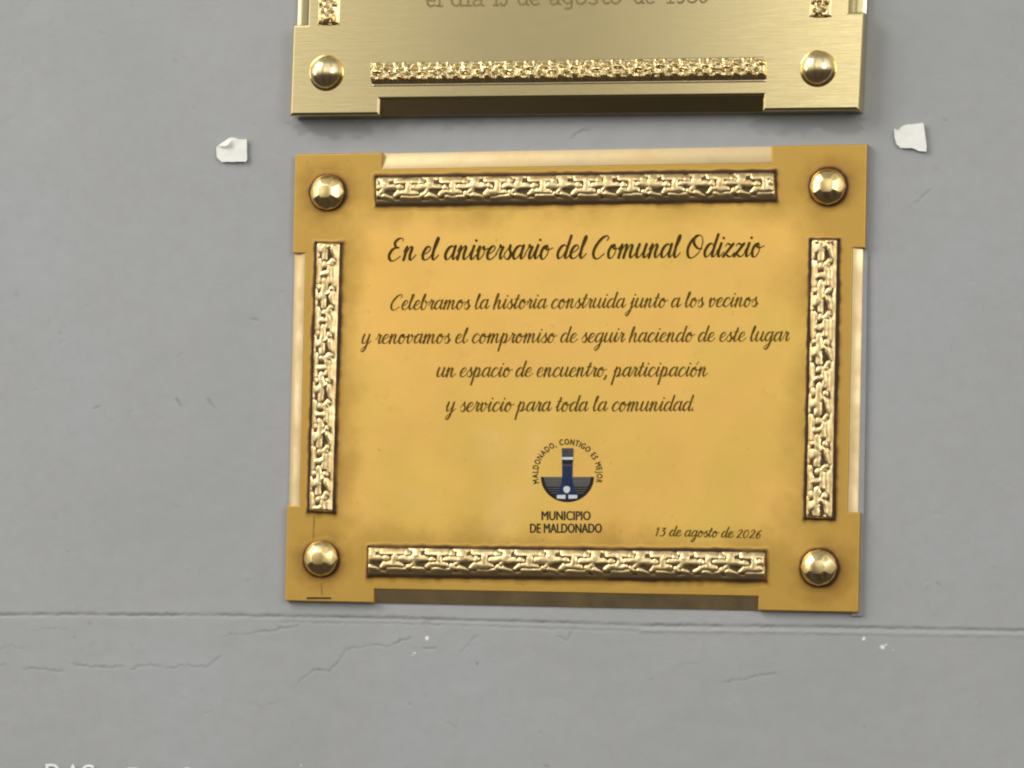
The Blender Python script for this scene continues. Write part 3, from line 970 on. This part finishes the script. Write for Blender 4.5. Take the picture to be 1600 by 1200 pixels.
def font_mesh(text):
    """outlines of Blender's built-in sans letters, as (verts2d, faces), normalised to cap height 1"""
    cu = bpy.data.curves.new('tmp_text', 'FONT')
    cu.body = text
    cu.resolution_u = 3
    cu.offset = 0.0
    o = bpy.data.objects.new('tmp_text', cu)
    COL.objects.link(o)
    dg = bpy.context.evaluated_depsgraph_get()
    me = bpy.data.meshes.new_from_object(o.evaluated_get(dg))
    v = np.array([(a.co.x, a.co.y) for a in me.vertices])
    f = [tuple(p.vertices) for p in me.polygons]
    bpy.data.objects.remove(o)
    bpy.data.curves.remove(cu)
    bpy.data.meshes.remove(me)
    return v, f


def sans_line(ink, text, x0, x1, y_base, cap, slope=0.0):
    v, f = font_mesh(text)
    lo, hi = v.min(0), v.max(0)
    x = x0 + (v[:, 0] - lo[0]) / (hi[0] - lo[0]) * (x1 - x0)
    y = y_base + slope * (x - x0) - v[:, 1] / hi[1] * cap
    for k, dx in enumerate((-0.55, 0.55, 0.0)):             # a heavier face: the letters struck three times
        ink.add([tuple(p) for p in PA(x + dx, y + (0.25 if k == 2 else -0.1), ink.h + k * 1.5e-5)], f)


def sans_arc(ink, text, cx, cy, r, a0, a1, cap, squash=0.72):
    """letters round an arc, from angle a0 to a1 (degrees, 0 = right, counter-clockwise)"""
    ws = []
    gl = []
    for ch in text:
        if ch == ' ':
            gl.append(None); ws.append(0.45); continue
        v, f = font_mesh(ch)
        w = (v[:, 0].max() - v[:, 0].min()) if len(v) else 0.2
        gl.append((v, f)); ws.append(w + 0.16)
    tot = sum(ws)
    acc = 0.0
    for g, w in zip(gl, ws):
        mid = (acc + w / 2) / tot
        acc += w
        if g is None:
            continue
        a = math.radians(a0 + (a1 - a0) * mid)
        v, f = g
        capu = 0.73
        wpx = abs(math.radians(a1 - a0)) * r * (w - 0.16) / tot
        lx = (v[:, 0] - (v[:, 0].min() + v[:, 0].max()) / 2) / max(w - 0.16, 1e-3) * wpx
        ly = v[:, 1] / capu * cap
        rr = r + ly
        x = cx + rr * math.cos(a) + lx * math.sin(a)
        y = cy - rr * math.sin(a) + lx * math.cos(a)
        ink.add([tuple(p) for p in PA(x, y, ink.h)], f)


# ------------------------------------------------------------------ lower plaque
HL = 0.0042                                    # height of its face above the wall
q1 = Quad((461, 241), (1355, 225), (1341, 957), (445, 939))
LOW = empty('plaque', P(899, 592, 0), 'golden plaque in dark script lettering with a blue tower emblem, below the other plaque', 'plaque')
n1 = (.152, .833, .036, .222, .786, .0215, .155, .825, .030, .222, .786, .0215)
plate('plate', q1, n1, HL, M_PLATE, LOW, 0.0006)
bevel_strip(q1, n1[0], n1[1], n1[2], 'top', HL, 0.0012, M_BEVEL, LOW)
bevel_strip(q1, n1[3], n1[4], n1[5], 'right', HL, 0.0012, M_BEVEL, LOW)
bevel_strip(q1, n1[6], n1[7], n1[8], 'bottom', HL, 0.0008, M_BEVEL, LOW)
bevel_strip(q1, n1[9], n1[10], n1[11], 'left', HL, 0.0012, M_BEVEL, LOW)
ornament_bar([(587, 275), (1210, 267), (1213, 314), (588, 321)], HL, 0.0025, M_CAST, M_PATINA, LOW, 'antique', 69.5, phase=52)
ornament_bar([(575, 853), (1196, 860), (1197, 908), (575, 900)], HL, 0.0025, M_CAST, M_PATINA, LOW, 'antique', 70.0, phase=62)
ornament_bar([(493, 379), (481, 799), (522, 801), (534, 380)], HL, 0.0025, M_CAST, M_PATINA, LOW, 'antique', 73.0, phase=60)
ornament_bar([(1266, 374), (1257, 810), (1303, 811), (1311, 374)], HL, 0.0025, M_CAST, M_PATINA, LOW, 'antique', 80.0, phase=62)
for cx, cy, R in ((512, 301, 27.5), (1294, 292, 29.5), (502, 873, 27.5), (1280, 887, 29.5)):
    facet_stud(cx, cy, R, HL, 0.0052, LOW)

# tarnish runs by the bottom left stud
st = Ink(HL + 0.00010)
st.ribbon(spline([(491, 802), (490, 825), (489, 848)], 8), np.linspace(1.6, 2.4, 17))
st.ribbon(spline([(503, 904), (502, 914), (503, 928)], 8), np.linspace(3.2, 2.2, 17))
st.build('tarnish_streak', M_AMBER, LOW)
st = Ink(HL + 0.00014)
st.poly([(480, 933), (516, 933), (519, 935.5), (514, 936.2), (484, 936.2), (478, 936)])
st.build('tarnish_streak', M_PATINA, LOW)

HI = HL + 0.00012
ink = Ink(HI)
pen_line(ink, 'En el aniversario del Comunal Odizzio', 605, 1186, 407, 401, 21.5, thick=.195, thin=.07)
ink.build('title_lettering', M_INK, LOW, 'large dark script title line at the top')
ink = Ink(HI)
pen_line(ink, 'Celebramos la historia construida junto a los vecinos', 609, 1181, 484, 479, 14.6, thick=.19, thin=.07)
pen_line(ink, 'y renovamos el compromiso de seguir haciendo de este lugar', 564, 1230, 537, 533, 14.6, thick=.19, thin=.07)
pen_line(ink, 'un espacio de encuentro, participación', 681, 1102, 589, 588, 14.6, thick=.19, thin=.07)
pen_line(ink, 'y servicio para toda la comunidad.', 696, 1084, 643, 642, 14.6, thick=.19, thin=.07)
ink.build('body_lettering', M_INK2, LOW, 'four centred lines of brown script text')
ink = Ink(HI)
pen_line(ink, '13 de agosto de 2026', 1023, 1188, 837, 841, 9.6, thick=.22, thin=.12)
ink.build('date_lettering', M_INK2, LOW, 'small faded brown script date')

# emblem: tower over striped water in a half disc, motto on an arc
ink = Ink(HI)
ex, ey, er = 886.5, 743.5, 41.5
ink.poly([(ex + er * math.cos(a), ey + 1.5 + er * 0.955 * math.sin(a)) for a in np.linspace(0, math.pi, 40)])
EMB = ink.build('emblem', M_BLACK, LOW, 'dark blue tower standing over striped water in a half disc')
ink = Ink(HI + 0.00008)
for yy, th in ((746.8, 3.4), (750.4, 2.6), (753.4, 2.4), (756.2, 2.0), (759.0, 2.0), (763.0, 1.1), (766.6, 1.1), (770.2, 1.0)):
    half = math.sqrt(max(0, 1 - ((yy + th / 2 - ey) / (er * .955)) ** 2)) * er - 4.2
    ink.poly([(ex - half, yy - th / 2), (ex + half, yy - th / 2), (ex + half - 1.0, yy + th / 2), (ex - half + 1.0, yy + th / 2)])
ink.build('water_stripes', M_GREY, EMB)
ink = Ink(HI + 0.00016)
ink.poly([(878.2, 702), (894.8, 702), (894.5, 729), (894.2, 745), (895.5, 755), (898.5, 766), (903, 773), (903, 779), (869, 779), (869, 773), (874.5, 766), (877.3, 755), (878.3, 745)])
ink.build('tower', M_NAVY, EMB)
ink = Ink(HI + 0.00022)
ink.poly([(877.8, 700.3), (896, 700.3), (895.4, 713.5), (878, 713.5)])
ink.poly([(878, 725.4), (894.8, 725.4), (894.6, 728.4), (878.2, 728.4)])
ink.build('tower_top', M_TGREY, EMB)
ink = Ink(HI + 0.00022)
ink.poly([(878, 718.8), (895, 718.8), (894.8, 724.2), (878.2, 724.2)])
ink.build('tower_band', M_BLACK, EMB)
ink = Ink(HI + 0.00024)
ink.poly([(876.8, 714.2), (895.8, 714.2), (895.6, 718.2), (877, 718.2)])
ink.poly([(885.5 + 5.2 * math.cos(a) * (1 - .18 * math.sin(a)), 765.0 + 5.6 * math.sin(a)) for a in np.linspace(0, 2 * math.pi, 20, endpoint=False)])
ink.poly([(870, 773.6), (883.6, 773.2), (883.4, 779.4), (870.2, 779.0)])
ink.poly([(888.2, 773.2), (902, 773.6), (901.6, 778.8), (888.4, 779.4)])
ink.build('pale_marks', M_PALE, EMB)
ink = Ink(HI + 0.00002)
for k in range(3):
    ink.h = HI + 0.00002 + k * 1.5e-5
    sans_arc(ink, 'MALDONADO, CONTIGO ES MEJOR', ex + (-0.35, 0.35, 0)[k], 740.5 + (0.2, 0.2, -0.2)[k], 46.0, 198, -17, 9.4)
ink.build('motto_lettering', M_CAPINK, EMB)
ink = Ink(HI)
sans_line(ink, 'MUNICIPIO', 846.5, 922.5, 812.6, 14.0)
sans_line(ink, 'DE MALDONADO', 828.5, 940, 832.4, 14.4)
ink.build('caption_lettering', M_CAPINK, LOW, 'two lines of dark condensed capitals under the emblem')

# clear film edge that shows along the right side and foot of the sheet
fm = []
for (x, y) in ((1352, 226), (1358.0, 227), (1347.5, 962), (1330, 962.5), (1331, 955), (1338, 955)):
    fm.append((x, y))
V = [P(x, y, 0.0017) for x, y in fm] + [P(x, y, 0.0004) for x, y in fm]
n = len(fm)
obj('film_edge', V, [tuple(range(n))] + [(i, i + n, (i + 1) % n + n, (i + 1) % n) for i in range(n)], M_FILM, LOW)

# ------------------------------------------------------------------ upper plaque (runs on above the picture)
HU = 0.0115
q2 = Quad((478, -520), (1377, -535), (1342.5, 171.5), (452.5, 180.5))
UP = empty('plaque', P(900, -170, 0), 'thick brushed brass plaque with round polished domes, cut off by the top of the picture', 'plaque')
n2 = (.155, .83, .034, .215, .783, .026, .1575, .830, .0335, .22, .797, .025)
plate('plate', q2, n2, HU, M_BRUSHED, UP, 0.0014)
for a, b, dpt, side in ((n2[0], n2[1], n2[2], 'top'), (n2[3], n2[4], n2[5], 'right'), (n2[6], n2[7], n2[8], 'bottom'), (n2[9], n2[10], n2[11], 'left')):
    bevel_strip(q2, a, b, dpt, side, HU - 0.0012, 0.0070 if side in ('top', 'bottom') else 0.0035, M_BRUSHED, UP)
ornament_bar([(578, 97), (1197, 88), (1199, 129), (580, 136)], HU, 0.0040, M_BRIGHT, M_PATINA, UP, 'bright', 68.0, phase=20, rim=False)
ornament_bar([(511, -400), (496, 40), (531, 40), (548, -400)], HU, 0.0040, M_BRIGHT, M_PATINA, UP, 'bright', 68.0, phase=10, rim=False)
ornament_bar([(1285, -410), (1264, 28), (1300, 28), (1322, -410)], HU, 0.0040, M_BRIGHT, M_PATINA, UP, 'bright', 68.0, phase=30, rim=False)
for cx, cy, R in ((510, 114, 27.0), (1278, 107, 29.0)):
    dome_stud(cx, cy, R, HU, UP)
ink = Ink(HU + 0.00012)
words = [('el', 666, 690), ('día', 704, 756), ('13', 770, 792), ('de', 808, 843), ('agosto', 858, 970), ('de', 990, 1022), ('1980', 1040, 1106)]
for w, xa, xb in words:
    ya = 9.6 - 6.2 * (xa - 666) / 440.0
    yb = 9.6 - 6.2 * (xb - 666) / 440.0
    pen_line(ink, w, xa, xb, ya, yb, 16.0, font=SLAB, slant=0.0, thick=.19, calli=False)
ink.build('engraved_lettering', M_ENGRAVE, UP, 'one line of typewriter style engraved letters at the frame edge')

# ------------------------------------------------------------------ torn paper scraps
def scrap(outline, label, fold=None, seed=0, tilt=0.0):
    c = np.mean(outline, 0)
    pts = []
    n = len(outline)
    for i in range(n):
        p0, p1 = np.array(outline[i], float), np.array(outline[(i + 1) % n], float)
        m = max(2, int(np.hypot(*(p1 - p0)) / 4))
        for k in range(m):
            t = k / m
            pts.append(p0 * (1 - t) + p1 * t + (rng.uniform(-.35, .35), rng.uniform(-.35, .35)))
    rings = [1.0, 0.8, 0.55, 0.3]
    V, F = [], []
    for r in rings:
        for p in pts:
            q = c + (np.array(p) - c) * r
            lift = 0.0018 + 0.0002 * (r ** 3) * (0.5 + 0.5 * math.sin(q[0] * 0.12 + seed)) + 0.00025 * vnoise(np.array(q[0] / 9), np.array(q[1] / 9), seed)
            V.append(P(q[0], q[1], float(lift)))
    m = len(pts)
    V.append(P(c[0], c[1], 0.0019))
    for j in range(len(rings) - 1):
        for i in range(m):
            F.append((j * m + i, j * m + (i + 1) % m, (j + 1) * m + (i + 1) % m, (j + 1) * m + i))
    for i in range(m):
        F.append(((len(rings) - 1) * m + i, (len(rings) - 1) * m + (i + 1) % m, len(rings) * m))
    # paper thickness: a skirt towards the wall
    b = len(V)
    for p in pts:
        V.append(P(p[0], p[1], 0.0013))
    for i in range(m):
        F.append((i, b + i, b + (i + 1) % m, (i + 1) % m))
    V = np.array(V)
    nr = np.cross(V[F[0][1]] - V[F[0][0]], V[F[0][2]] - V[F[0][0]])
    if nr[1] > 0:
        F = [f[::-1] for f in F]
    o = obj('paper_scrap', V, F, M_PAPER)
    o['label'] = label
    o['category'] = 'paper scrap'
    o['group'] = 'torn paper scraps stuck on the wall'
    if fold:
        Vf = np.array([P(x, y, h) for x, y, h in fold])
        nr = np.cross(Vf[1] - Vf[0], Vf[2] - Vf[0])
        f = tuple(range(len(fold)))
        obj('folded_corner', Vf, [f[::-1] if nr[1] > 0 else f], M_PAPER, o)
    return o


scrap([(338, 229), (350, 221), (359, 215), (364, 214.5), (372, 217), (385.5, 217.5), (386, 250), (384, 252.5), (346, 253), (338.5, 246)],
      'small white paper scrap with a folded corner, left of the plaques', [(340, 228, .0028), (350, 221.5, .0032), (361, 216, .0030), (357, 226, .0042), (352, 229, .0038)], 1)
scrap([(1397, 201), (1400, 203), (1405, 202), (1408, 198), (1415, 195), (1430, 193.5), (1442.5, 192), (1445, 205), (1448, 228), (1447.5, 237), (1436, 236), (1424, 231), (1407, 231), (1401, 225), (1398, 215)],
      'small white torn paper scrap with ragged edges, right of the plaques', None, 3)

# ------------------------------------------------------------------ white letters painted on the wall, mostly below the picture
ink = Ink(0.0016)
for ch, xa, xb, top in (('P', 71, 92, 1193.5), ('A', 101, 127, 1194.5), ('S', 128, 148, 1194.5), ('T', 199, 214, 1199.6), ('S', 284, 299, 1199.3)):
    v, f = font_mesh(ch)
    lo, hi = v.min(0), v.max(0)
    x = xa + (v[:, 0] - lo[0]) / (hi[0] - lo[0]) * (xb - xa)
    y = top + (hi[1] - v[:, 1]) / (hi[1] - lo[1]) * 30
    ink.add([tuple(p) for p in PA(x, y, ink.h)], f)
ink.build('painted_lettering', M_WPAINT, WALL, 'white capital letters at the bottom edge')

SC.cycles.use_denoising = True
SC.cycles.pixel_filter_type = 'BLACKMAN_HARRIS'
SC.cycles.filter_width = 2.1
SC.render.film_transparent = False
